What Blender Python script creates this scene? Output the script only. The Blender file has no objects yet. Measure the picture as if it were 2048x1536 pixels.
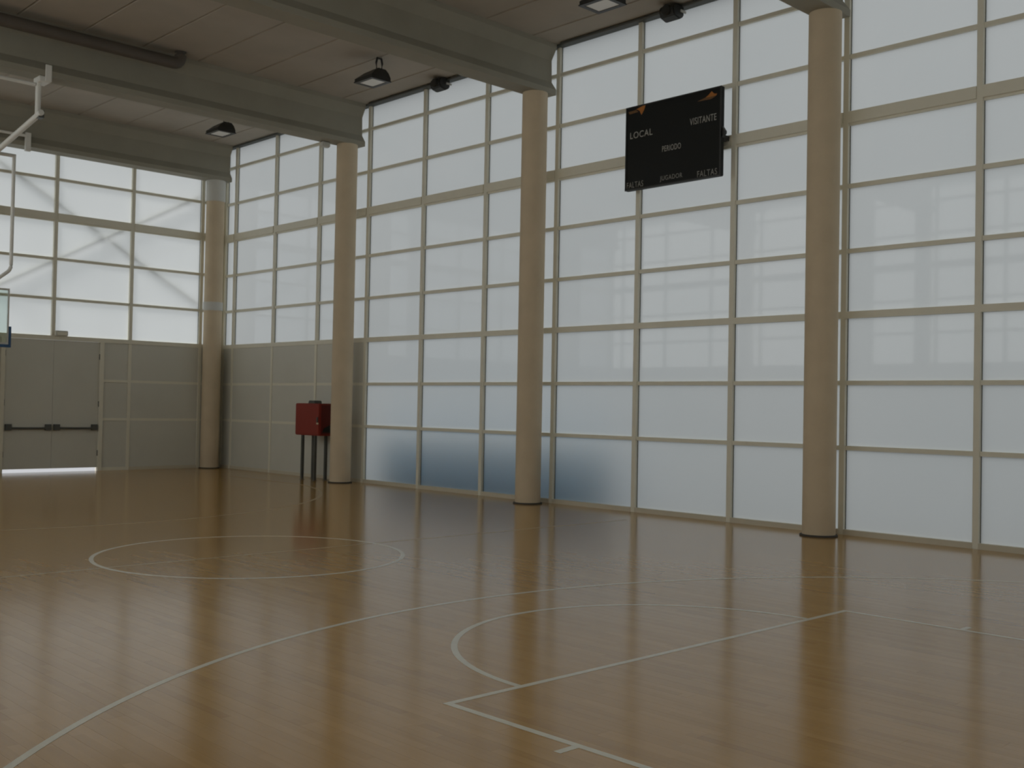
import bpy, bmesh, math, random
from mathutils import Matrix, Vector

random.seed(7)
S = bpy.context.scene
COL = S.collection

# ------------------------------------------------------------------ camera
F_PX, YAW, PIT, ROLL = 2157.3, 0.7679, 0.0204, 0.0191
CAM = Vector((-6.8353, 0.7153, 1.8482))
_F = Vector((math.sin(YAW)*math.cos(PIT), math.cos(YAW)*math.cos(PIT), math.sin(PIT)))
_R = Vector((math.cos(YAW), -math.sin(YAW), 0)); _U = _R.cross(_F)
R2 = math.cos(ROLL)*_R + math.sin(ROLL)*_U
U2 = -math.sin(ROLL)*_R + math.cos(ROLL)*_U
cam_d = bpy.data.cameras.new('camera'); cam = bpy.data.objects.new('camera', cam_d)
COL.objects.link(cam)
cam_d.sensor_fit = 'HORIZONTAL'; cam_d.sensor_width = 36.0
cam_d.lens = F_PX/2048*36.0; cam_d.clip_start = 0.05; cam_d.clip_end = 500
m = Matrix.Identity(4)
for i in range(3):
    m[i][0], m[i][1], m[i][2], m[i][3] = R2[i], U2[i], -_F[i], CAM[i]
cam.matrix_world = m
cam_d.dof.use_dof = True                  # the phone's soft focus
cam_d.dof.focus_distance = 3.0; cam_d.dof.aperture_fstop = 11.0
S.camera = cam

# ------------------------------------------------------------------ sky, sun, exposure
SKY, SUN = 0.385, 3.75
w = bpy.data.worlds.new('overcast_sky'); S.world = w; w.use_nodes = True
bg = w.node_tree.nodes['Background']
bg.inputs['Color'].default_value = (0.95, 0.98, 1.0, 1); bg.inputs['Strength'].default_value = SKY
sun_d = bpy.data.lights.new('sun', 'SUN'); sun = bpy.data.objects.new('sun', sun_d); COL.objects.link(sun)
sun_d.energy = SUN; sun_d.angle = math.radians(20); sun_d.color = (1.0, 0.97, 0.95)
sun.rotation_euler = Vector((-0.70, 0.055, 0.70)).to_track_quat('Z', 'Y').to_euler()
sun.location = (-45, 20, 40)
vs = S.view_settings
vs.view_transform = 'Standard'; vs.look = 'None'; vs.exposure = 0.50; vs.gamma = 1.0; vs.use_curve_mapping = False

# ------------------------------------------------------------------ materials
MATS = {}
def new_mat(name):
    mt = bpy.data.materials.new(name); mt.use_nodes = True; MATS[name] = mt
    nt = mt.node_tree; return mt, nt, nt.nodes, nt.links, nt.nodes['Principled BSDF']

def plain(name, c, rough=.5, metal=0.0, var=0.08, scale=6.0, spec=.5, bump=0.0):
    mt, nt, N, L, p = new_mat(name)
    tc = N.new('ShaderNodeNewGeometry')
    nz = N.new('ShaderNodeTexNoise'); nz.inputs['Scale'].default_value = scale; nz.inputs['Detail'].default_value = 4
    L.new(tc.outputs['Position'], nz.inputs['Vector'])
    mx = N.new('ShaderNodeMix'); mx.data_type = 'RGBA'
    mx.inputs[6].default_value = tuple(min(1, v*(1-var)) for v in c)+(1,)
    mx.inputs[7].default_value = tuple(min(1, v*(1+var)) for v in c)+(1,)
    L.new(nz.outputs['Fac'], mx.inputs[0]); L.new(mx.outputs[2], p.inputs['Base Color'])
    p.inputs['Roughness'].default_value = rough; p.inputs['Metallic'].default_value = metal
    p.inputs['Specular IOR Level'].default_value = spec
    if bump:
        b = N.new('ShaderNodeBump'); b.inputs['Strength'].default_value = bump; b.inputs['Distance'].default_value = .01
        nz2 = N.new('ShaderNodeTexNoise'); nz2.inputs['Scale'].default_value = scale*8
        L.new(tc.outputs['Position'], nz2.inputs['Vector']); L.new(nz2.outputs['Fac'], b.inputs['Height'])
        L.new(b.outputs['Normal'], p.inputs['Normal'])
    return mt

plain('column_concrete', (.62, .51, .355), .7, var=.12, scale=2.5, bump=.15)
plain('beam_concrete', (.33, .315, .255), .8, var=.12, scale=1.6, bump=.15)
plain('slab_concrete', (.43, .39, .33), .85, var=.16, scale=1.1, bump=.2)
plain('roof_felt', (.2, .2, .2), .9)
plain('frame_paint', (.78, .755, .635), .45, var=.04)
plain('sill_paint', (.62, .57, .45), .45, var=.04)
plain('panel_paint', (.63, .625, .555), .5, var=.05, scale=1.5)
plain('joint_dark', (.06, .055, .05), .8)
plain('subfloor_brown', (.16, .09, .035), .8)
plain('seal_dark', (.10, .11, .10), .6)
plain('steel_white', (.80, .80, .76), .4, var=.04)
plain('band_grey', (.60, .60, .56), .45, var=.04)
plain('black_metal', (.022, .022, .02), .45)
plain('dark_metal', (.09, .095, .085), .45)
plain('board_black', (.010, .011, .010), .5, spec=.2)
plain('letter_grey', (.40, .395, .37), .6)
plain('letter_dim', (.30, .295, .275), .6)
plain('emblem_orange', (.42, .15, .02), .6, var=.3, scale=20)
plain('emblem_brown', (.16, .075, .02), .6, var=.3, scale=20)
plain('cabinet_red', (.25, .028, .018), .45, var=.08)
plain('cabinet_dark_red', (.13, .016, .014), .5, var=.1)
plain('lamp_reflector', (.92, .92, .90), .25, var=.02)
plain('duct_grey', (.11, .095, .08), .6)
plain('pad_blue', (.035, .10, .22), .5)
plain('net_white', (.75, .75, .72), .7)
plain('hoop_orange', (.6, .15, .03), .4)
plain('outside_blue', (.09, .46, .84), .6)
plain('ground_concrete', (.33, .34, .36), .9)
plain('line_paint', (.66, .63, .52), .24, var=.10, scale=9)
plain('line_glare_dulled', (.47, .38, .22), .22, var=.15, scale=9)  # same paint as line_paint, colour dulled to imitate glare washing out distant lines
plain('yellow_label', (.5, .46, .30), .5)

# clear outer skin + frosted inner skin of a pane
mt, nt, N, L, p = new_mat('pane_clear'); N.remove(p)
tr = N.new('ShaderNodeBsdfTransparent'); tr.inputs['Color'].default_value = (.97, .985, .985, 1)
L.new(tr.outputs[0], N['Material Output'].inputs['Surface'])
mt, nt, N, L, p = new_mat('pane_frosted'); N.remove(p)
ts = N.new('ShaderNodeBsdfTranslucent'); gl = N.new('ShaderNodeBsdfGlossy'); fr = N.new('ShaderNodeFresnel'); mx = N.new('ShaderNodeMixShader')
df = N.new('ShaderNodeBsdfDiffuse'); df.inputs['Color'].default_value = (.35, .36, .36, 1); mx0 = N.new('ShaderNodeMixShader'); mx0.inputs[0].default_value = .12
ge = N.new('ShaderNodeNewGeometry'); nz = N.new('ShaderNodeTexNoise'); nz.inputs['Scale'].default_value = .35; nz.inputs['Detail'].default_value = 3
cr = N.new('ShaderNodeMix'); cr.data_type = 'RGBA'
cr.inputs[6].default_value = (.87, .895, .875, 1); cr.inputs[7].default_value = (.95, .955, .93, 1)
L.new(ge.outputs['Position'], nz.inputs['Vector']); L.new(nz.outputs['Fac'], cr.inputs[0]); L.new(cr.outputs[2], ts.inputs['Color'])
fr.inputs['IOR'].default_value = 1.5; gl.inputs['Roughness'].default_value = .035
L.new(ts.outputs[0], mx0.inputs[1]); L.new(df.outputs[0], mx0.inputs[2])
L.new(fr.outputs[0], mx.inputs[0]); L.new(mx0.outputs[0], mx.inputs[1]); L.new(gl.outputs[0], mx.inputs[2])
L.new(mx.outputs[0], N['Material Output'].inputs['Surface'])
# backboard glass
mt, nt, N, L, p = new_mat('backboard_glass'); N.remove(p)
tr = N.new('ShaderNodeBsdfTransparent'); tr.inputs['Color'].default_value = (.90, .96, .94, 1)
gl = N.new('ShaderNodeBsdfGlossy'); gl.inputs['Roughness'].default_value = .02; fr = N.new('ShaderNodeFresnel'); mx = N.new('ShaderNodeMixShader')
L.new(fr.outputs[0], mx.inputs[0]); L.new(tr.outputs[0], mx.inputs[1]); L.new(gl.outputs[0], mx.inputs[2]); L.new(mx.outputs[0], N['Material Output'].inputs['Surface'])

# varnished sports floor: boards run along Y, two rows of staves per board
BW, BL = 0.13, 3.7
def floor_mat():
    mt, nt, N, L, p = new_mat('floor_wood')
    g = N.new('ShaderNodeNewGeometry'); sx = N.new('ShaderNodeSeparateXYZ'); L.new(g.outputs['Position'], sx.inputs[0])
    def M(op, a, b=None):
        n = N.new('ShaderNodeMath'); n.operation = op
        for k, v in enumerate((a, b)):
            if v is None: continue
            if isinstance(v, (int, float)): n.inputs[k].default_value = v
            else: L.new(v, n.inputs[k])
        return n.outputs[0]
    def cell(wd, ln, k):
        ix = M('FLOOR', M('DIVIDE', sx.outputs['X'], wd))
        off = M('FRACT', M('MULTIPLY', ix, k))
        iy = M('FLOOR', M('ADD', M('DIVIDE', sx.outputs['Y'], ln), off))
        cb = N.new('ShaderNodeCombineXYZ'); L.new(ix, cb.inputs[0]); L.new(iy, cb.inputs[1])
        wn = N.new('ShaderNodeTexWhiteNoise'); wn.noise_dimensions = '2D'; L.new(cb.outputs[0], wn.inputs['Vector'])
        return wn.outputs['Value']
    a = cell(BW, BL, .37); b = cell(BW/2, .62, .613)
    mp = N.new('ShaderNodeMapping'); mp.inputs['Scale'].default_value = (26, 1.6, 1); L.new(g.outputs['Position'], mp.inputs['Vector'])
    nz = N.new('ShaderNodeTexNoise'); nz.inputs['Scale'].default_value = 1.0; nz.inputs['Detail'].default_value = 5; L.new(mp.outputs[0], nz.inputs['Vector'])
    t = M('ADD', M('ADD', M('ADD', M('MULTIPLY', a, .20), .19), M('MULTIPLY', b, .24)), M('MULTIPLY', nz.outputs['Fac'], .26))
    rp = N.new('ShaderNodeValToRGB'); e = rp.color_ramp.elements
    e[0].position = .12; e[0].color = (.29, .145, .028, 1)
    e[1].position = 1.0; e[1].color = (.52, .305, .095, 1)
    k = rp.color_ramp.elements.new(.45); k.color = (.41, .228, .055, 1)
    L.new(t, rp.inputs[0]); L.new(rp.outputs[0], p.inputs['Base Color'])
    p.inputs['Roughness'].default_value = .155; p.inputs['IOR'].default_value = 1.5
    return mt
floor_mat()

# ------------------------------------------------------------------ helpers
def link(o, parent=None):
    COL.objects.link(o)
    if parent is not None: o.parent = parent
    return o
def tag(o, label=None, cat=None, group=None, kind=None):
    if label: o['label'] = label
    if cat: o['category'] = cat
    if group: o['group'] = group
    if kind: o['kind'] = kind
    return o
def empty(name, loc=(0, 0, 0), rz=0):
    o = bpy.data.objects.new(name, None); o.location = loc; o.rotation_euler = (0, 0, rz); o.empty_display_size = .2
    return link(o)
MESH = {}
def box_mesh(d, mat, inner=None, name='box'):
    key = (tuple(round(v, 4) for v in d), mat, inner)
    if key in MESH: return MESH[key]
    x, y, z = (v/2 for v in d)
    vs_ = [(-x,-y,-z),(x,-y,-z),(x,y,-z),(-x,y,-z),(-x,-y,z),(x,-y,z),(x,y,z),(-x,y,z)]
    fs = [(0,3,2,1),(4,5,6,7),(0,1,5,4),(1,2,6,5),(2,3,7,6),(3,0,4,7)]  # -z +z -y +x +y -x
    me = bpy.data.meshes.new(name); me.from_pydata(vs_, [], fs); me.materials.append(MATS[mat])
    if inner is not None:
        me.materials.append(MATS['pane_frosted']); me.polygons[inner].material_index = 1
    me.update(); MESH[key] = me; return me
def box(name, lo, hi, mat, parent=None, inner=None, origin=(0, 0, 0)):
    d = [hi[i]-lo[i] for i in range(3)]
    o = bpy.data.objects.new(name, box_mesh(d, mat, inner, name))
    o.location = [(hi[i]+lo[i])/2-origin[i] for i in range(3)]
    return link(o, parent)
def mesh_obj(name, bm, mat, parent=None, smooth=False, loc=(0, 0, 0)):
    bmesh.ops.recalc_face_normals(bm, faces=bm.faces)
    me = bpy.data.meshes.new(name); bm.to_mesh(me); bm.free()
    for mm in (mat if isinstance(mat, (list, tuple)) else [mat]): me.materials.append(MATS[mm])
    if smooth:
        for f in me.polygons: f.use_smooth = True
        try: me.set_sharp_from_angle(angle=math.radians(40))
        except Exception: pass
    o = bpy.data.objects.new(name, me); o.location = loc
    return link(o, parent)
def add_box(bm, lo, hi):
    v = [bm.verts.new(c) for c in ((lo[0],lo[1],lo[2]),(hi[0],lo[1],lo[2]),(hi[0],hi[1],lo[2]),(lo[0],hi[1],lo[2]),
                                   (lo[0],lo[1],hi[2]),(hi[0],lo[1],hi[2]),(hi[0],hi[1],hi[2]),(lo[0],hi[1],hi[2]))]
    for f in ((0,3,2,1),(4,5,6,7),(0,1,5,4),(1,2,6,5),(2,3,7,6),(3,0,4,7)): bm.faces.new([v[i] for i in f])
def add_tube(bm, pts, r, seg=14, cap=True):
    pts = [Vector(p) for p in pts]; rings = []
    for i, p in enumerate(pts):
        if i == 0: d = pts[1]-p
        elif i == len(pts)-1: d = p-pts[i-1]
        else: d = (pts[i+1]-p).normalized()+(p-pts[i-1]).normalized()
        d.normalize()
        a = d.cross(Vector((0, 0, 1)))
        if a.length < .05: a = d.cross(Vector((0, 1, 0)))
        a.normalize(); b = d.cross(a)
        rr = r[i] if isinstance(r, (list, tuple)) else r
        rings.append([bm.verts.new(p+rr*(math.cos(t)*a+math.sin(t)*b)) for t in [2*math.pi*k/seg for k in range(seg)]])
    for i in range(len(rings)-1):
        for k in range(seg):
            bm.faces.new((rings[i][k], rings[i][(k+1) % seg], rings[i+1][(k+1) % seg], rings[i+1][k]))
    if cap: bm.faces.new(rings[0][::-1]); bm.faces.new(rings[-1])
def add_prism(bm, poly, fn0, fn1):
    a = [bm.verts.new(fn0(*p)) for p in poly]; b = [bm.verts.new(fn1(*p)) for p in poly]; n = len(poly)
    for k in range(n): bm.faces.new((a[k], a[(k+1) % n], b[(k+1) % n], b[k]))
    bm.faces.new(a[::-1]); bm.faces.new(b)
def bend(p0, p1, p2, r, n=5):
    """rounded corner points at p1"""
    p0, p1, p2 = Vector(p0), Vector(p1), Vector(p2)
    a = p1+(p0-p1).normalized()*r; c = p1+(p2-p1).normalized()*r
    return [(1-t)**2*a+2*t*(1-t)*p1+t*t*c for t in [k/n for k in range(n+1)]]
def copy_tree(o, parent=None):
    c = o.copy(); COL.objects.link(c)
    if parent is not None: c.parent = parent
    for ch in list(o.children): copy_tree(ch, c)
    return c
def project(p):
    d = Vector(p)-CAM; z = d.dot(_F)
    if z < .1: return None
    return 1024+F_PX*d.dot(R2)/z, 768-F_PX*d.dot(U2)/z, z

# ------------------------------------------------------------------ dimensions (metres)
WX, YE, YB = 8.143, 27.85, -3.3
CEIL = 8.85
LEV = [0.04, 1.31, 2.295, 3.325, 4.299, 5.291, 6.339, 7.275, 8.272, 8.80]
COLX, COLR = 7.70, 0.243
BEAM_Y = [27.57-6.153*k for k in range(6)]

# ------------------------------------------------------------------ floor
fl = box('floor', (-8.35, YB-.2, -.20), (8.35, YE+.2, -.0225), 'subfloor_brown')
tag(fl, 'varnished wooden sports floor with white court lines', kind='structure')
flo = fl.location
X0, X1 = -WX, WX
boards = []
ix0, ix1 = math.floor(X0/BW), math.floor(X1/BW)
for ix in range(ix0, ix1+1):
    off = (ix*.37) % 1.0
    y = math.floor(YB/BL+off)
    while True:
        ya, yb = (y-off)*BL, (y+1-off)*BL
        if ya > YE: break
        xa, xb = max(ix*BW, X0), min((ix+1)*BW, X1)
        ya2, yb2 = max(ya, YB), min(yb, YE)
        y += 1
        if yb2-ya2 < .02 or xb-xa < .01: continue
        boards.append((xa+.0004, xb-.0004, ya2+.0004, yb2-.0004))
def weight(b):
    tot = 0
    for t in (.1, .3, .5, .7, .9):
        q = project(((b[0]+b[1])/2, b[2]+(b[3]-b[2])*t, 0))
        if q and 0 < q[0] < 2048 and 0 < q[1] < 1536: tot += (b[3]-b[2])/q[2]**3
    return tot
order = sorted(range(len(boards)), key=lambda i: -weight(boards[i]))
near = set(order[:300])
bmr = bmesh.new()
for i, b in enumerate(boards):
    if i in near:
        box('board', (b[0], b[2], -.022), (b[1], b[3], 0), 'floor_wood', fl, origin=flo)
    else:
        add_box(bmr, (b[0], b[2], -.022), (b[1], b[3], 0))
rest = mesh_obj('board_field', bmr, 'floor_wood', fl); rest.location = -flo; tag(rest, kind='stuff')

# painted lines: thin raised paint films, children of the floor
LZ = .0016
def line_poly(name, poly, mat='line_paint'):
    bm = bmesh.new(); add_prism(bm, poly, lambda x, y: (x, y, .0002), lambda x, y: (x, y, LZ))
    o = mesh_obj(name, bm, mat, fl); o.location = -flo; return o
def seg(name, x0, y0, x1, y1, mat='line_paint'): return line_poly(name, [(x0, y0), (x1, y0), (x1, y1), (x0, y1)], mat)
def arc(name, cx, cy, r, a0, a1, n=72, extra0=None, extra1=None, mat='line_paint'):
    bm = bmesh.new(); hw = .025; prev = None; pts = []
    full = abs(a1-a0-2*math.pi) < 1e-6
    for k in range(n+1):
        t = a0+(a1-a0)*k/n
        pts.append(((cx+(r-hw)*math.cos(t), cy+(r-hw)*math.sin(t)), (cx+(r+hw)*math.cos(t), cy+(r+hw)*math.sin(t))))
    if extra0: pts.insert(0, extra0)
    if extra1: pts.append(extra1)
    rows = [[bm.verts.new((*p[0], .0002)), bm.verts.new((*p[1], .0002)), bm.verts.new((*p[1], LZ)), bm.verts.new((*p[0], LZ))] for p in pts]
    for a, b in zip(rows[:-1], rows[1:]):
        for j in range(4): bm.faces.new((a[j], a[(j+1) % 4], b[(j+1) % 4], b[j]))
    if not full: bm.faces.new(rows[0]); bm.faces.new(rows[-1][::-1])
    o = mesh_obj(name, bm, mat, fl); o.location = -flo; return o
CY, LEN, R3 = 12.25, 24.5, 6.79
arc('centre_circle', 0, CY, 1.81, 0, 2*math.pi)
seg('halfway_line', -7.0, CY-.025, -1.835, CY+.025, 'line_glare_dulled'); seg('halfway_line', -1.785, CY-.025, 1.785, CY+.025, 'line_glare_dulled'); seg('halfway_line', 1.835, CY-.025, 7.0, CY+.025, 'line_glare_dulled')
for s, base in ((1, 0.0), (-1, LEN)):
    fy = base+s*5.79
    cyb = base+s*1.575; a0 = math.acos(6.6/R3)
    if s < 0:
        arc('three_point_line', 0, cyb, R3, math.pi+a0, 2*math.pi-a0, 120, ((-6.575, base), (-6.625, base)), ((6.575, base), (6.625, base)), 'line_glare_dulled'); continue
    seg('free_throw_line', -2.455, fy-.025, 2.455, fy+.025)
    for sx in (-1, 1):
        ya, yb = sorted((base, fy-s*.0252))
        seg('key_side_line', sx*2.43-.025, ya, sx*2.43+.025, yb)
        for yy in (4.70, 3.85, 3.0, 1.75):
            xa, xb = sorted((sx*2.4554, sx*2.60))
            seg('lane_mark', xa, base+s*yy-.025, xb, base+s*yy+.025)
    hw0 = math.asin(.0254/1.80)
    arc('free_throw_circle', 0, fy, 1.80, hw0+.002, math.pi-hw0-.002, 60)
    arc('three_point_line', 0, cyb, R3, a0, math.pi-a0, 120, ((6.575, base), (6.625, base)), ((-6.575, base), (-6.625, base)))

# ------------------------------------------------------------------ ceiling of precast slabs
roof = box('ceiling', (-8.5, YB-.3, CEIL+.22), (8.5, YE+.3, CEIL+.40), 'roof_felt')
tag(roof, 'roof of precast concrete slabs between deep beams', kind='structure')
ro = roof.location
SW = 1.2
xs = sorted(set([-8.45]+[round(2.6+SW*k, 3) for k in range(-9, 5) if -8.3 < 2.6+SW*k < 8.3]+[8.45]))
ys = [YB-.28]+[y for y in sorted(BEAM_Y)[1:-1]]+[YE+.28]
for j in range(len(ys)-1):
    for i in range(len(xs)-1):
        bm = bmesh.new()
        x0, x1, y0, y1 = xs[i]+.004, xs[i+1]-.004, ys[j]+.004, ys[j+1]-.004
        c = .022   # chamfered lower edges make the joints
        prof = [(x0, CEIL+.20), (x0, CEIL+c), (x0+c, CEIL), (x1-c, CEIL), (x1, CEIL+c), (x1, CEIL+.20)]
        add_prism(bm, prof, lambda x, z: (x, y0, z), lambda x, z: (x, y1, z))
        o = mesh_obj('slab', bm, 'slab_concrete', roof); o.location = -ro

# ------------------------------------------------------------------ glazed walls
def glazing(wname, bname, axis, face, inward, us, opaque, label, wall_label, ustart, uend, skip=None):
    """axis 'Y': wall runs along Y at X=face; axis 'X': wall runs along X at Y=face. inward=-1/+1 sign of inner normal"""
    win = tag(empty(wname, (face if axis == 'Y' else 0, 0 if axis == 'Y' else face, 0)), label, kind='structure')
    wal = tag(empty(bname, (face if axis == 'Y' else 0, 0 if axis == 'Y' else face, 0)), wall_label, kind='structure')
    org = win.location
    def b(name, u0, u1, d0, d1, z0, z1, mat, par, inner=None):
        a, c = sorted((face-inward*d0, face-inward*d1))   # d measured outwards from the inner face
        if axis == 'Y': return box(name, (a, u0, z0), (c, u1, z1), mat, par, inner, org)
        return box(name, (u0, a, z0), (u1, c, z1), mat, par, inner, org)
    inner = {('Y', -1): 5, ('Y', 1): 3, ('X', -1): 2, ('X', 1): 4}[(axis, inward)]
    us = sorted(us); mw = .043
    for u in us:
        if skip and skip(u, 0):      # mullion stops on the transom over a door
            b('mullion', u-mw, u+mw, 0, .10, LEV[3]+.05, LEV[-1], 'frame_paint', win)
        else:
            b('mullion', u-mw, u+mw, 0, .10, 0, LEV[-1], 'frame_paint', win)
            b('seal', u-mw-.008, u-mw, .06, .10, LEV[0]+.04, LEV[-1], 'seal_dark', win)
    for a, c in zip(us[:-1], us[1:]):
        u0, u1 = a+mw, c-mw
        for k in range(len(LEV)-1):
            op = opaque((a+c)/2, k)
            th = {0: .04, 3: .052, 6: .085}.get(k, .033)
            tn = {0: .04, 3: .052, 6: .085}.get(k+1, .033)
            if skip and skip((a+c)/2, k): continue
            z0, z1 = LEV[k]+th, LEV[k+1]-(tn if k+1 < len(LEV)-1 else 0)
            dep = {0: (-.01, .10), 3: (.0, .10), 6: (-.02, .10)}.get(k, (.02, .10))
            b('transom' if k else 'sill', u0, u1, dep[0], dep[1], LEV[k]-th, LEV[k]+th, 'frame_paint' if k else 'sill_paint', win)
            if k == 6: b('transom_lip', u0, u1, .03, .10, LEV[k]-th-.035, LEV[k]-th, 'frame_paint', win); z0 = LEV[k]+th
            if k+1 == 6: z1 -= .035
            if op: b('panel', u0, u1, .015, .10, z0, z1, 'panel_paint', wal)
            else: b('pane', u0, u1, .07, .086, z0, z1, 'pane_clear', win, inner)
    return win, wal
MY = [27.29-2.0312*k for k in range(16)]
ru = [YE-.044]+[y for y in MY if y > YB+.2]+[YB+.044]
glazing('window_1', 'wall_right', 'Y', WX, -1, ru, lambda u, k: k < 3 and u > MY[3],
        'tall wall of frosted panes in a pale frame behind the columns', 'grey panels under the frosted panes beside the red cabinet', YB, YE)
EX = [3.53+1.98*k for k in range(-5, 3)]
eu = [-WX+.044]+[x for x in EX if -7.9 < x < 7.9]+[WX-.044]
DX0, DX1 = 2.40, 4.72   # door opening in the end wall
def door_skip(u, k): return k < 3 and DX0-.2 < u < DX1+.9
glazing('window_2', 'wall_end', 'X', YE, -1, eu, lambda u, k: k < 3,
        'frosted panes of the end wall above the double door', 'grey panelled lower end wall around the double door', -WX, WX, door_skip)
lu = [YE-.044]+[y for y in MY if y > YB+.2]+[YB+.044]
glazing('window_3', 'wall_left', 'Y', -WX, 1, lu, lambda u, k: k < 3,
        'frosted panes high on the wall opposite the columns', 'grey panelled lower wall opposite the scoreboard', YB, YE)
glazing('window_4', 'wall_back', 'X', YB, 1, eu, lambda u, k: k < 3,
        'frosted panes of the wall behind the viewer', 'grey panelled lower wall behind the viewer', -WX, WX)

# end wall: fill around the door (panels between jambs and the neighbouring mullions)
wal = bpy.data.objects['wall_end']; win2 = bpy.data.objects['window_2']
def ebox(name, x0, x1, z0, z1, d0, d1, mat, par):
    return box(name, (x0, YE+d0, z0), (x1, YE+d1, z1), mat, par, None, wal.location)
exl = EX[4]; exr = EX[6]          # 1.55 and 5.51 mullions framing the door bay
ebox('transom', exl+.043, EX[5]-.0, LEV[3]-.052, LEV[3]+.05, -.005, .10, 'frame_paint', win2)
ebox('transom', EX[5], exr+.043, LEV[3]-.052, LEV[3]+.05, -.005, .10, 'frame_paint', win2)
ebox('mullion', exr-.043, exr+.043, 0, LEV[3]-.053, 0, .10, 'frame_paint', win2)
for (x0, x1) in ((exl+.044, DX0-.10), (DX1+.10, exr-.044)):
    for k in range(3):
        th = .04 if k == 0 else .033; tn = .052 if k == 2 else .033
        ebox('sill' if k == 0 else 'transom', x0, x1, LEV[k]-th, LEV[k]+th, .0, .10, 'frame_paint', win2)
        ebox('panel', x0, x1, LEV[k]+th, LEV[k+1]-tn-.001, .015, .10, 'panel_paint', wal)

# ------------------------------------------------------------------ double door with panic bars
d1 = tag(empty('door_1', ((DX0+DX1)/2, YE, 0)), 'tall grey double door with dark push bars in the end wall', kind='structure')
do = d1.location
def dbox(name, lo, hi, mat, par=None, org=None):
    o = box(name, lo, hi, mat, par or d1, None, org if org is not None else do); return o
dbox('door_frame', (DX0-.10, YE-.02, 0), (DX0, YE+.12, LEV[3]-.053), 'frame_paint')
dbox('door_frame', (DX1, YE-.02, 0), (DX1+.10, YE+.12, LEV[3]-.053), 'frame_paint')
DM = (DX0+DX1)/2
for x0, x1, hs in ((DX0+.01, DM-.004, 1), (DM+.004, DX1-.01, -1)):
    leaf = dbox('door_leaf', (x0, YE+.02, .085), (x1, YE+.075, LEV[3]-.058), 'panel_paint')
    lo_ = do+leaf.location
    zb = 1.09
    for xb in (x0+.10, x1-.10):
        dbox('bar_bracket', (xb-.07, YE-.06, zb-.06), (xb+.07, YE+.0195, zb+.09), 'dark_metal', leaf, lo_)
    bm = bmesh.new(); add_tube(bm, [(x0+.17, YE-.035, zb-.01), (x1-.17, YE-.035, zb-.01)], .028, 12)
    o = mesh_obj('push_bar', bm, 'dark_metal', leaf, True); o.location = -lo_
    for zz in (.45, 1.7, 2.9):
        xh = x0-.004 if hs > 0 else x1+.004
        bm = bmesh.new(); add_tube(bm, [(xh, YE+.008, zz-.07), (xh, YE+.008, zz+.07)], .012, 8)
        o = mesh_obj('hinge', bm, 'dark_metal', leaf, True); o.location = -lo_
el = empty('emergency_light', (3.70, YE-.06, LEV[3]+.05)); tag(el, 'small boxy fitting on the ledge above the double door', 'light')
bm = bmesh.new(); add_box(bm, (-.15, -.055, 0), (.15, .055, .13)); bmesh.ops.bevel(bm, geom=bm.edges[:], offset=.012, segments=2, affect='EDGES')
mesh_obj('housing', bm, 'panel_paint', el)
bm = bmesh.new(); add_box(bm, (-.12, -.062, .02), (.12, -.0552, .09)); mesh_obj('diffuser', bm, 'frame_paint', el)

# ------------------------------------------------------------------ wall-top trims
for n, x0, x1 in (('trim_1', WX-.06, WX+.16), ('trim_2', -WX-.16, -WX+.06)):
    t = box(n, (x0, YB, LEV[-1]+.002), (x1, YE, CEIL-.002), 'seal_dark'); tag(t, 'dark closing strip where the %s glazing meets the roof' % ('right' if n == 'trim_1' else 'left'), kind='structure')
for n, y0, y1 in (('trim_3', YE-.0, YE+.16), ('trim_4', YB-.16, YB)):
    t = box(n, (-WX, y0, LEV[-1]+.002), (WX, y1, CEIL-.002), 'seal_dark'); tag(t, 'dark closing strip over the %s glazing' % ('end' if n == 'trim_3' else 'back'), kind='structure')

for n, (sx, y0, y1, l) in {'trim_5': (1, YE-.0005, YE+.2, 'far right'), 'trim_6': (1, YB-.2, YB+.0005, 'near right'), 'trim_7': (-1, YE-.0005, YE+.2, 'far left'), 'trim_8': (-1, YB-.2, YB+.0005, 'near left')}.items():
    xa_, xb_ = sorted((sx*(WX-.0005), sx*(WX+.2)))
    t = box(n, (xa_, y0, 0), (xb_, y1, LEV[-1]), 'frame_paint'); tag(t, 'pale corner post of the glazing in the %s corner' % l, kind='structure')

# ------------------------------------------------------------------ columns and beams
def column(x, y, label, group=None, bands=False, r=COLR):
    c = tag(empty('concrete_column', (x, y, 0)), label, 'column', group)
    bm = bmesh.new(); add_tube(bm, [(0, 0, 0.0005), (0, 0, .6), (0, 0, 7.849)], r, 40); mesh_obj('shaft', bm, 'column_concrete', c, True)
    bm = bmesh.new(); n = 40
    ri, ra = r+.001, r+.035
    prof = [(ri, .0005), (ra, .0005), (ra, .022), (ri, .028)]
    rows = [[bm.verts.new((p[0]*math.cos(2*math.pi*k/n), p[0]*math.sin(2*math.pi*k/n), p[1])) for p in prof] for k in range(n)]
    for k in range(n):
        for j in range(4): bm.faces.new((rows[k][j], rows[k][(j+1) % 4], rows[(k+1) % n][(j+1) % 4], rows[(k+1) % n][j]))
    mesh_obj('base_ring', bm, 'joint_dark', c, True)
    if bands:
        for z0, z1 in bands:
            bm = bmesh.new(); ri, ra = r+.001, r+.016
            prof = [(ri, z0), (ra, z0), (ra, z1), (ri, z1)]
            rows = [[bm.verts.new((p[0]*math.cos(2*math.pi*k/n), p[0]*math.sin(2*math.pi*k/n), p[1])) for p in prof] for k in range(n)]
            for k in range(n):
                for j in range(4): bm.faces.new((rows[k][j], rows[k][(j+1) % 4], rows[(k+1) % n][(j+1) % 4], rows[(k+1) % n][j]))
            mesh_obj('steel_band', bm, 'band_grey', c, True)
    return c
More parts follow.
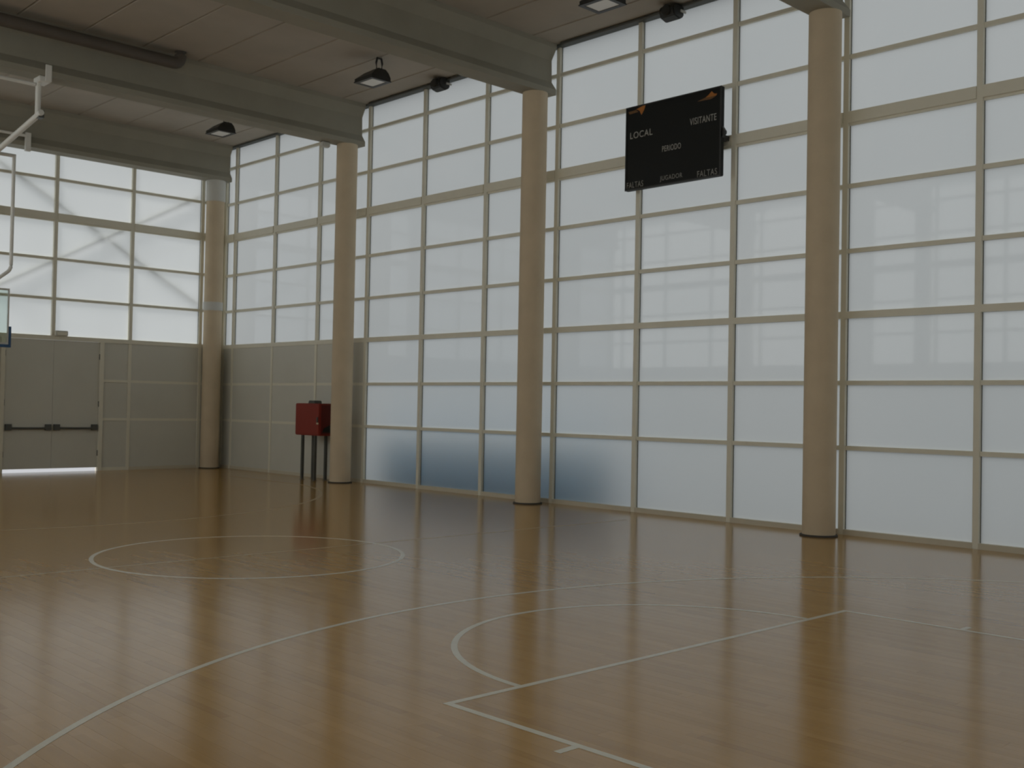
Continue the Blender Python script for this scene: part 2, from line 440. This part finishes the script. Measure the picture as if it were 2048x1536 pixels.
GC = 'concrete columns along the frosted wall'
CB = ((4.29, 4.52), (7.27, 7.845))
COL_Y = [27.585, 21.44, 15.28, 9.12, 2.96, -2.95]
BEAM_Y = [27.58, 21.45, 15.28, 9.12, 2.96, -2.95]
column(COLX, COL_Y[0], 'round concrete column with two pale steel bands in the far corner', GC, CB)
column(COLX, COL_Y[1], 'round concrete column just beside the red cabinet', GC)
column(COLX, COL_Y[2], 'round concrete column left of the black scoreboard', GC)
column(COLX, COL_Y[3], 'widest round concrete column, nearest, right of the scoreboard', GC)
column(COLX, COL_Y[4], 'round concrete column beyond the right edge of the picture', GC)
for y, nm in zip(COL_Y[1:5], ('second from the end wall', 'third from the end wall', 'fourth from the end wall', 'fifth from the end wall')):
    column(-COLX, y, 'round concrete column on the opposite side, '+nm, 'columns on the opposite side')
column(1.75, COL_Y[0], 'round concrete column at the end wall left of the double door', None, CB, .2)

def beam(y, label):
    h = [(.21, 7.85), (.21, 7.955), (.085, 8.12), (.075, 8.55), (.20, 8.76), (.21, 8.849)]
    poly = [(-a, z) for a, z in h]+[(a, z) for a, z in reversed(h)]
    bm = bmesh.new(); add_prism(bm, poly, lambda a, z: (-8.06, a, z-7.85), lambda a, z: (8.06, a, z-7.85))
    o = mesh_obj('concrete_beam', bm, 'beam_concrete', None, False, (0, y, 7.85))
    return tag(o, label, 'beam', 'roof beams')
for y, l in zip(BEAM_Y, ('farthest concrete roof beam, over the end wall', 'concrete roof beam over the column beside the red cabinet',
        'concrete roof beam over the column left of the scoreboard', 'nearest concrete roof beam in view, over the widest column',
        'concrete roof beam overhead beyond the top of the picture', 'concrete roof beam along the wall behind the viewer')):
    beam(y, l)

# steel cross braces standing just outside the end panes, seen as blurred bands through them
BY = YE+.139
def rod(name, a, b, par, r0=.022, r1=.035):
    bm = bmesh.new(); A, B = Vector(a), Vector(b); d = (B-A).normalized()
    add_tube(bm, [A, A+d*.12, A+d*.16, B-d*.16, B-d*.12, B], [r0, r0, r1, r1, r0, r0], 12)
    return mesh_obj(name, bm, 'band_grey', par, True)
A1, B1 = Vector((7.48, BY, 7.45)), Vector((2.0, BY, 4.40))
A2, B2 = Vector((7.48, BY, 4.42)), Vector((2.0, BY, 7.58))
t_ = (A2.z-A1.z)/((B1.z-A1.z)-(B2.z-A2.z)); X_c = A1+(B1-A1)*t_; d2 = (B2-A2).normalized()
br = rod('cross_brace', A1, B1, None); tag(br, 'blurred brace behind the end panes, rising towards the corner column', 'brace', 'cross braces behind the end panes')
br2 = tag(empty('cross_brace'), 'blurred brace behind the end panes, falling towards the corner column', 'brace', 'cross braces behind the end panes')
rod('rod', A2, X_c-d2*.06, br2); rod('rod', X_c+d2*.06, B2, br2)

# dark duct along the second beam
bm = bmesh.new()
pts = [(-7.9, 20.97, 8.60), (0, 20.97, 8.60)]+bend((0, 20.97, 8.60), (3.27, 20.97, 8.60), (3.27, 20.97, 9.0), .17)+[(3.27, 20.97, 8.845)]
add_tube(bm, pts, .12, 18)
du = mesh_obj('ventilation_duct', bm, 'duct_grey', None, True); tag(du, 'dark round duct under the roof with its end turned up', 'duct')
# cable conduit along the top of the glazing
for k, (y0, y1, l) in enumerate(((15.6, 21.1, 'thin grey conduit along the wall top left of the middle beam'), (9.4, 14.95, 'thin grey conduit along the wall top above the scoreboard'))):
    bm = bmesh.new(); add_tube(bm, [(WX-.10, y0, CEIL-.032), (WX-.10, y1, CEIL-.032)], .028, 10)
    o = mesh_obj('conduit', bm, 'dark_metal', None, True); tag(o, l, 'conduit')

# ------------------------------------------------------------------ floodlights
def floodlight(x, y, label):
    f = tag(empty('floodlight', (x, y, CEIL-.002)), label, 'floodlight', 'floodlights hanging from the roof')
    zt, zb, hx, hy = -.25, -.50, .235, .29
    bm = bmesh.new()
    lv = [(zb, hx, hy, 0), (zb+.06, hx, hy, 0), (zt-.08, .17, .19, .05), (zt, .09, .10, .09)]
    rows = [[bm.verts.new((sx*a+o_, sy*b-o_, z)) for sx, sy in ((-1,-1),(1,-1),(1,1),(-1,1))] for z, a, b, o_ in lv]
    for r0, r1 in zip(rows[:-1], rows[1:]):
        for k in range(4): bm.faces.new((r0[k], r0[(k+1) % 4], r1[(k+1) % 4], r1[k]))
    bm.faces.new(rows[-1]); bm.faces.new(rows[0][::-1])
    h = mesh_obj('housing', bm, 'black_metal', f)
    bm = bmesh.new(); e = .065
    for lo, hi in (((-hx-.012, -hy-.012, zb-.02), (hx+.012, -hy+e, zb-.0005)), ((-hx-.012, hy-e, zb-.02), (hx+.012, hy+.012, zb-.0005)),
                   ((-hx-.012, -hy+e, zb-.02), (-hx+e, hy-e, zb-.0005)), ((hx-e, -hy+e, zb-.02), (hx+.012, hy-e, zb-.0005))): add_box(bm, lo, hi)
    mesh_obj('lens_frame', bm, 'black_metal', f)
    bm = bmesh.new(); add_box(bm, (-hx+e, -hy+e, zb-.012), (hx-e, hy-e, zb-.001)); mesh_obj('lens', bm, 'lamp_reflector', f)
    bm = bmesh.new()
    for sx in (-1, 1): add_tube(bm, [(sx*.05+.09, -.09, -.02), (sx*.075+.09, -.09, -.12), (sx*.06+.09, -.09, -.265)], .022, 8)
    add_tube(bm, [(.03, -.09, -.022), (.15, -.09, -.022)], .02, 8)
    mesh_obj('yoke', bm, 'black_metal', f)
    return f
floodlight(6.12, 18.36, 'black floodlight hanging between the two middle beams')
floodlight(6.12, 24.50, 'farthest black floodlight, hanging near the end wall')
floodlight(6.12, 12.20, 'nearest black floodlight, cut by the top of the picture')

jb = tag(empty('junction_box', (7.17, 21.56, 7.849)), 'small pale box under the beam beside the column with the red cabinet', 'box')
bm = bmesh.new(); add_box(bm, (-.10, -.07, -.13), (.10, .07, -.012)); bmesh.ops.bevel(bm, geom=bm.edges[:], offset=.02, segments=2, affect='EDGES'); mesh_obj('casing', bm, 'band_grey', jb)
bm = bmesh.new(); add_box(bm, (-.08, -.05, -.0118), (.08, .05, 0)); mesh_obj('base_plate', bm, 'dark_metal', jb)

# black loudspeakers at the wall top
def speaker(y, label):
    s = tag(empty('wall_speaker', (WX-.03, y, 8.74)), label, 'speaker', 'black fixtures at the wall top')
    bm = bmesh.new()
    prof = [(-.02, .10), (-.13, .13), (-.30, .09), (-.335, 0), (-.29, -.10), (-.13, -.14), (-.02, -.07)]
    prof = [(x, z-.03) for x, z in prof]
    add_prism(bm, prof, lambda x, z: (x, -.16, z), lambda x, z: (x, .16, z))
    bmesh.ops.bevel(bm, geom=bm.edges[:], offset=.018, segments=2, affect='EDGES')
    mesh_obj('cabinet', bm, 'black_metal', s)
    bm = bmesh.new(); add_tube(bm, [(-.335, 0, -.03), (-.352, 0, -.03)], [.10, .085], 20); mesh_obj('grille', bm, 'black_metal', s, True)
    bm = bmesh.new(); add_box(bm, (-.0195, -.05, -.09), (.0, .05, .06)); mesh_obj('wall_plate', bm, 'band_grey', s)
    bm = bmesh.new(); add_box(bm, (-.14, -.185, -.05), (.0, -.165, -.01)); mesh_obj('bracket', bm, 'band_grey', s)
    return s
speaker(18.42, 'small black fixture at the wall top left of the middle beam')
speaker(12.22, 'black fixture at the wall top above the scoreboard')

# ------------------------------------------------------------------ scoreboard
BX = 7.86
sb = tag(empty('scoreboard', (BX, 12.09, 5.705)), 'large black scoreboard with pale lettering hung on the frosted wall', 'scoreboard')
so = sb.location
bm = bmesh.new(); add_box(bm, (0, -1.0, 0), (.09, 1.04, 1.49)); bmesh.ops.bevel(bm, geom=bm.edges[:], offset=.012, segments=2, affect='EDGES')
mesh_obj('housing', bm, 'board_black', sb)
bm = bmesh.new()
for lo, hi in (((-.012, -1.0, 0), (-.0005, 1.04, .025)), ((-.012, -1.0, 1.465), (-.0005, 1.04, 1.49)), ((-.012, -1.0, .025), (-.0005, -.975, 1.465)), ((-.012, 1.015, .025), (-.0005, 1.04, 1.465))): add_box(bm, lo, hi)
mesh_obj('rim', bm, 'black_metal', sb)
for yy in (-.94, .98):
    bm = bmesh.new(); add_box(bm, (.0905, yy-.04, .62), (WX-BX+.015, yy+.04, .70)); mesh_obj('mounting_arm', bm, 'black_metal', sb)
bm = bmesh.new(); add_prism(bm, [(-1.0, .64), (-1.055, .70), (-1.055, .74), (-1.0, .82)], lambda a, z: (.02, a-.0005, z), lambda a, z: (.08, a-.0005, z))
mesh_obj('side_bracket', bm, 'black_metal', sb)
dg = bpy.context.evaluated_depsgraph_get
def lettering(txt, y_left, z_mid, width, height, mat):
    cu = bpy.data.curves.new('lettering', 'FONT'); cu.body = txt; cu.size = 1; cu.extrude = 0.0; cu.offset = .004; cu.space_character = 1.12
    to = bpy.data.objects.new('tmp_text', cu); COL.objects.link(to)
    bpy.context.view_layer.update()
    me = bpy.data.meshes.new_from_object(to.evaluated_get(dg()))
    bpy.data.objects.remove(to); bpy.data.curves.remove(cu)
    xs_ = [v.co.x for v in me.vertices]; ys_ = [v.co.y for v in me.vertices]
    x0, x1, y0, y1 = min(xs_), max(xs_), min(ys_), max(ys_)
    for v in me.vertices:
        a = (v.co.x-x0)/(x1-x0)*width; b = ((v.co.y-y0)/(y1-y0)-.5)*height
        v.co = (-.003, y_left-a-so.y, z_mid+b-so.z)
    bm = bmesh.new(); bm.from_mesh(me); bpy.data.meshes.remove(me)
    r = bmesh.ops.extrude_face_region(bm, geom=bm.faces[:])
    for v in r['geom']:
        if isinstance(v, bmesh.types.BMVert): v.co.x = -.0006
    o = mesh_obj('lettering', bm, mat, sb); o['label'] = 'pale lettering reading '+txt
lettering('LOCAL', 13.03, 6.68, .50, .115, 'letter_grey')
lettering('VISITANTE', 11.73, 6.70, .54, .115, 'letter_grey')
lettering('PERIODO', 12.31, 6.335, .40, .10, 'letter_grey')
lettering('FALTAS', 13.09, 5.80, .37, .105, 'letter_dim')
lettering('JUGADOR', 12.35, 5.815, .48, .105, 'letter_dim')
lettering('FALTAS', 11.56, 5.79, .40, .105, 'letter_dim')
def flat(name, pts, mat):
    bm = bmesh.new(); add_prism(bm, pts, lambda y, z: (-.0006, y-so.y, z-so.z), lambda y, z: (-.0035, y-so.y, z-so.z)); return mesh_obj(name, bm, mat, sb)
flat('emblem', [(12.90, 7.135), (12.69, 7.185), (12.72, 7.10), (12.78, 7.015), (12.83, 7.10)], 'emblem_orange')
flat('emblem_streak', [(13.08, 7.115), (12.905, 7.125), (12.85, 7.08), (13.05, 7.07)], 'emblem_brown')
flat('emblem', [(11.42, 7.05), (11.35, 7.09), (11.29, 7.14), (11.24, 7.09), (11.18, 7.08), (11.20, 7.05)], 'emblem_orange')
flat('emblem_streak', [(11.58, 7.02), (11.425, 7.055), (11.20, 7.045), (11.30, 7.01)], 'emblem_brown')

# ------------------------------------------------------------------ red cabinet on legs
cb = tag(empty('red_cabinet', (7.70, 22.53, 0)), 'red metal cabinet on thin dark legs beside a column', 'cabinet')
X_, Y_ = .20, .515
bm = bmesh.new(); add_box(bm, (-X_, -Y_, 1.06), (X_, Y_, 1.82)); bmesh.ops.bevel(bm, geom=bm.edges[:], offset=.012, segments=2, affect='EDGES')
body = mesh_obj('body', bm, 'cabinet_red', cb)
bm = bmesh.new(); add_box(bm, (-X_-.018, -Y_+.02, 1.08), (-X_-.0005, Y_-.02, 1.80)); bmesh.ops.bevel(bm, geom=bm.edges[:], offset=.006, segments=2, affect='EDGES')
door = mesh_obj('door', bm, 'cabinet_red', cb)
bm = bmesh.new(); add_box(bm, (-X_-.04, -Y_+.05, 1.38), (-X_-.0185, -Y_+.09, 1.50)); mesh_obj('handle', bm, 'dark_metal', door)
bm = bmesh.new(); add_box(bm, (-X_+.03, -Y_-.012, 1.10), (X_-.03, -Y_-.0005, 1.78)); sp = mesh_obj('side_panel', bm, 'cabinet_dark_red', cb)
bm = bmesh.new(); add_prism(bm, [(-X_+.06, 1.14), (X_-.05, 1.14), (X_-.05, 1.34), (-X_+.10, 1.24)], lambda x, z: (x, -Y_-.0125, z), lambda x, z: (x, -Y_-.03, z)); mesh_obj('vent', bm, 'black_metal', cb)
bm = bmesh.new(); add_box(bm, (-X_-.0205, -Y_+.03, 1.33), (-X_-.0185, -Y_+.12, 1.37)); mesh_obj('sticker', bm, 'yellow_label', door)
bm = bmesh.new(); add_prism(bm, [(-.16, 1.8205), (.16, 1.8205), (.12, 1.89), (-.12, 1.89)], lambda y, z: (-.10, y, z), lambda y, z: (.10, y, z))
bmesh.ops.bevel(bm, geom=bm.edges[:], offset=.012, segments=2, affect='EDGES'); mesh_obj('top_cap', bm, 'dark_metal', cb)
for sx in (-1, 1):
    for sy in (-1, 1):
        bm = bmesh.new(); x, y = sx*(X_-.05), sy*(Y_-.25)
        add_box(bm, (x-.03, y-.03, .006), (x+.03, y+.03, 1.0595)); add_box(bm, (x-.05, y-.05, .0005), (x+.05, y+.05, .006)); mesh_obj('leg', bm, 'dark_metal', cb)

# ------------------------------------------------------------------ roof-hung basketball backstop
bk = tag(empty('basketball_backstop', (0, 23.5, 0)), 'white roof-hung basketball backstop with glass board at the left edge', 'backstop')
def tube(name, pts, r, mat='steel_white', par=None, seg=14):
    bm = bmesh.new(); add_tube(bm, [(p[0], p[1]-23.5, p[2]) for p in pts], r, seg); return mesh_obj(name, bm, mat, par or bk, True)
ZM, ZT = 4.42, 6.74
for s in (-1, 1):
    tube('mast', [(s*.99, 23.52, ZT)]+[tuple(v) for v in bend((s*.99, 23.52, ZT), (s*.99, 23.52, ZM), (s*.62, 23.52, ZM-.30), .10)]+[(s*.62, 23.46, ZM-.30), (s*.62, 23.40, 3.85)], .036)
    tube('drop_tube', [(s*.68, 21.45, 7.80), (s*.68, 21.45, 7.12)], .05)
    bm = bmesh.new(); add_box(bm, (s*.74-.10, 21.29-23.5, 7.74), (s*.74+.10, 21.60-23.5, 7.849)); add_box(bm, (s*.78-.06, 21.22-23.5, 7.74), (s*.78+.06, 21.239-23.5, 8.06))
    bmesh.ops.bevel(bm, geom=bm.edges[:], offset=.008, segments=1, affect='EDGES'); mesh_obj('beam_clamp', bm, 'steel_white', bk)
    tube('arm', [(s*.70, 21.32, 7.17), (s*.60, 23.52, ZT-.02)], .055)
    bm = bmesh.new(); add_box(bm, (s*.72-.05, 21.36-23.5, 7.08), (s*.72+.05, 21.54-23.5, 7.22)); mesh_obj('hinge', bm, 'dark_metal', bk)
    bm = bmesh.new(); add_box(bm, (s*2.60-.06, 27.285-23.5, 7.72), (s*2.60+.06, 27.365-23.5, 8.16)); mesh_obj('stay_bracket', bm, 'steel_white', bk)
tube('tie_tube', [(-.62, 21.45, 7.70), (.62, 21.45, 7.70)], .035)
tube('stay_tube', [(-2.54, 27.30, 8.08), (2.54, 27.30, 8.08)], .035)
tube('crossbar', [(-1.02, 23.52, ZT), (1.02, 23.52, ZT)], .036)
tube('crossbar', [(-.62, 23.44, 4.10), (.62, 23.44, 4.10)], .03)
gb = box('backboard', (-.87, 23.29, 2.93), (.87, 23.315, 3.97), 'backboard_glass', bk, None, (0, 23.5, 0))
bm = bmesh.new()
for lo, hi in (((-.90, .0-.22, 2.93), (-.872, -.17, 3.97)), ((.872, -.22, 2.93), (.90, -.17, 3.97)), ((-.90, -.22, 3.972), (.90, -.17, 4.01)), ((-.90, -.22, 2.89), (.90, -.17, 2.928))): add_box(bm, lo, hi)
mesh_obj('board_frame', bm, 'band_grey', bk)
bm = bmesh.new()
for s in (-1, 1):
    a, b = sorted((s*.903, s*.945)); add_box(bm, (a, -.235, 2.83), (b, -.155, 3.25))
add_box(bm, (-.902, -.235, 2.83), (.902, -.155, 2.888)); mesh_obj('edge_pad', bm, 'pad_blue', bk)
bm = bmesh.new(); n = 28
ring = [(.225*math.cos(2*math.pi*k/n), -.60+.225*math.sin(2*math.pi*k/n), 3.05) for k in range(n+1)]
add_tube(bm, ring, .010, 8); add_box(bm, (-.08, -.375, 3.0), (.08, -.225, 3.06)); mesh_obj('hoop', bm, 'hoop_orange', bk, True)
bm = bmesh.new()
for k in range(12):
    t = 2*math.pi*k/12
    add_tube(bm, [(.22*math.cos(t), -.60+.22*math.sin(t), 3.04), (.16*math.cos(t+.25), -.60+.16*math.sin(t+.25), 2.85), (.12*math.cos(t), -.60+.12*math.sin(t), 2.62)], .005, 5)
    add_tube(bm, [(.22*math.cos(t), -.60+.22*math.sin(t), 3.04), (.16*math.cos(t-.25), -.60+.16*math.sin(t-.25), 2.85), (.12*math.cos(t), -.60+.12*math.sin(t), 2.62)], .005, 5)
mesh_obj('net', bm, 'net_white', bk)

# ------------------------------------------------------------------ outside
gr = box('ground', (-120, -120, -.5), (120, 120, -.21), 'ground_concrete'); tag(gr, 'pale ground outside the hall', kind='structure')
ob = tag(empty('padded_barrier', (9.08, 17.0, -.21)), 'blurred blue barrier outside behind the lowest frosted panes', 'barrier')
for k in range(4):
    y0 = -3.4+k*1.75
    bm = bmesh.new(); add_box(bm, (-.2, y0, 0), (.2, y0+1.72, 1.35)); bmesh.ops.bevel(bm, geom=bm.edges[:], offset=.05, segments=2, affect='EDGES'); mesh_obj('pad', bm, 'outside_blue', ob)
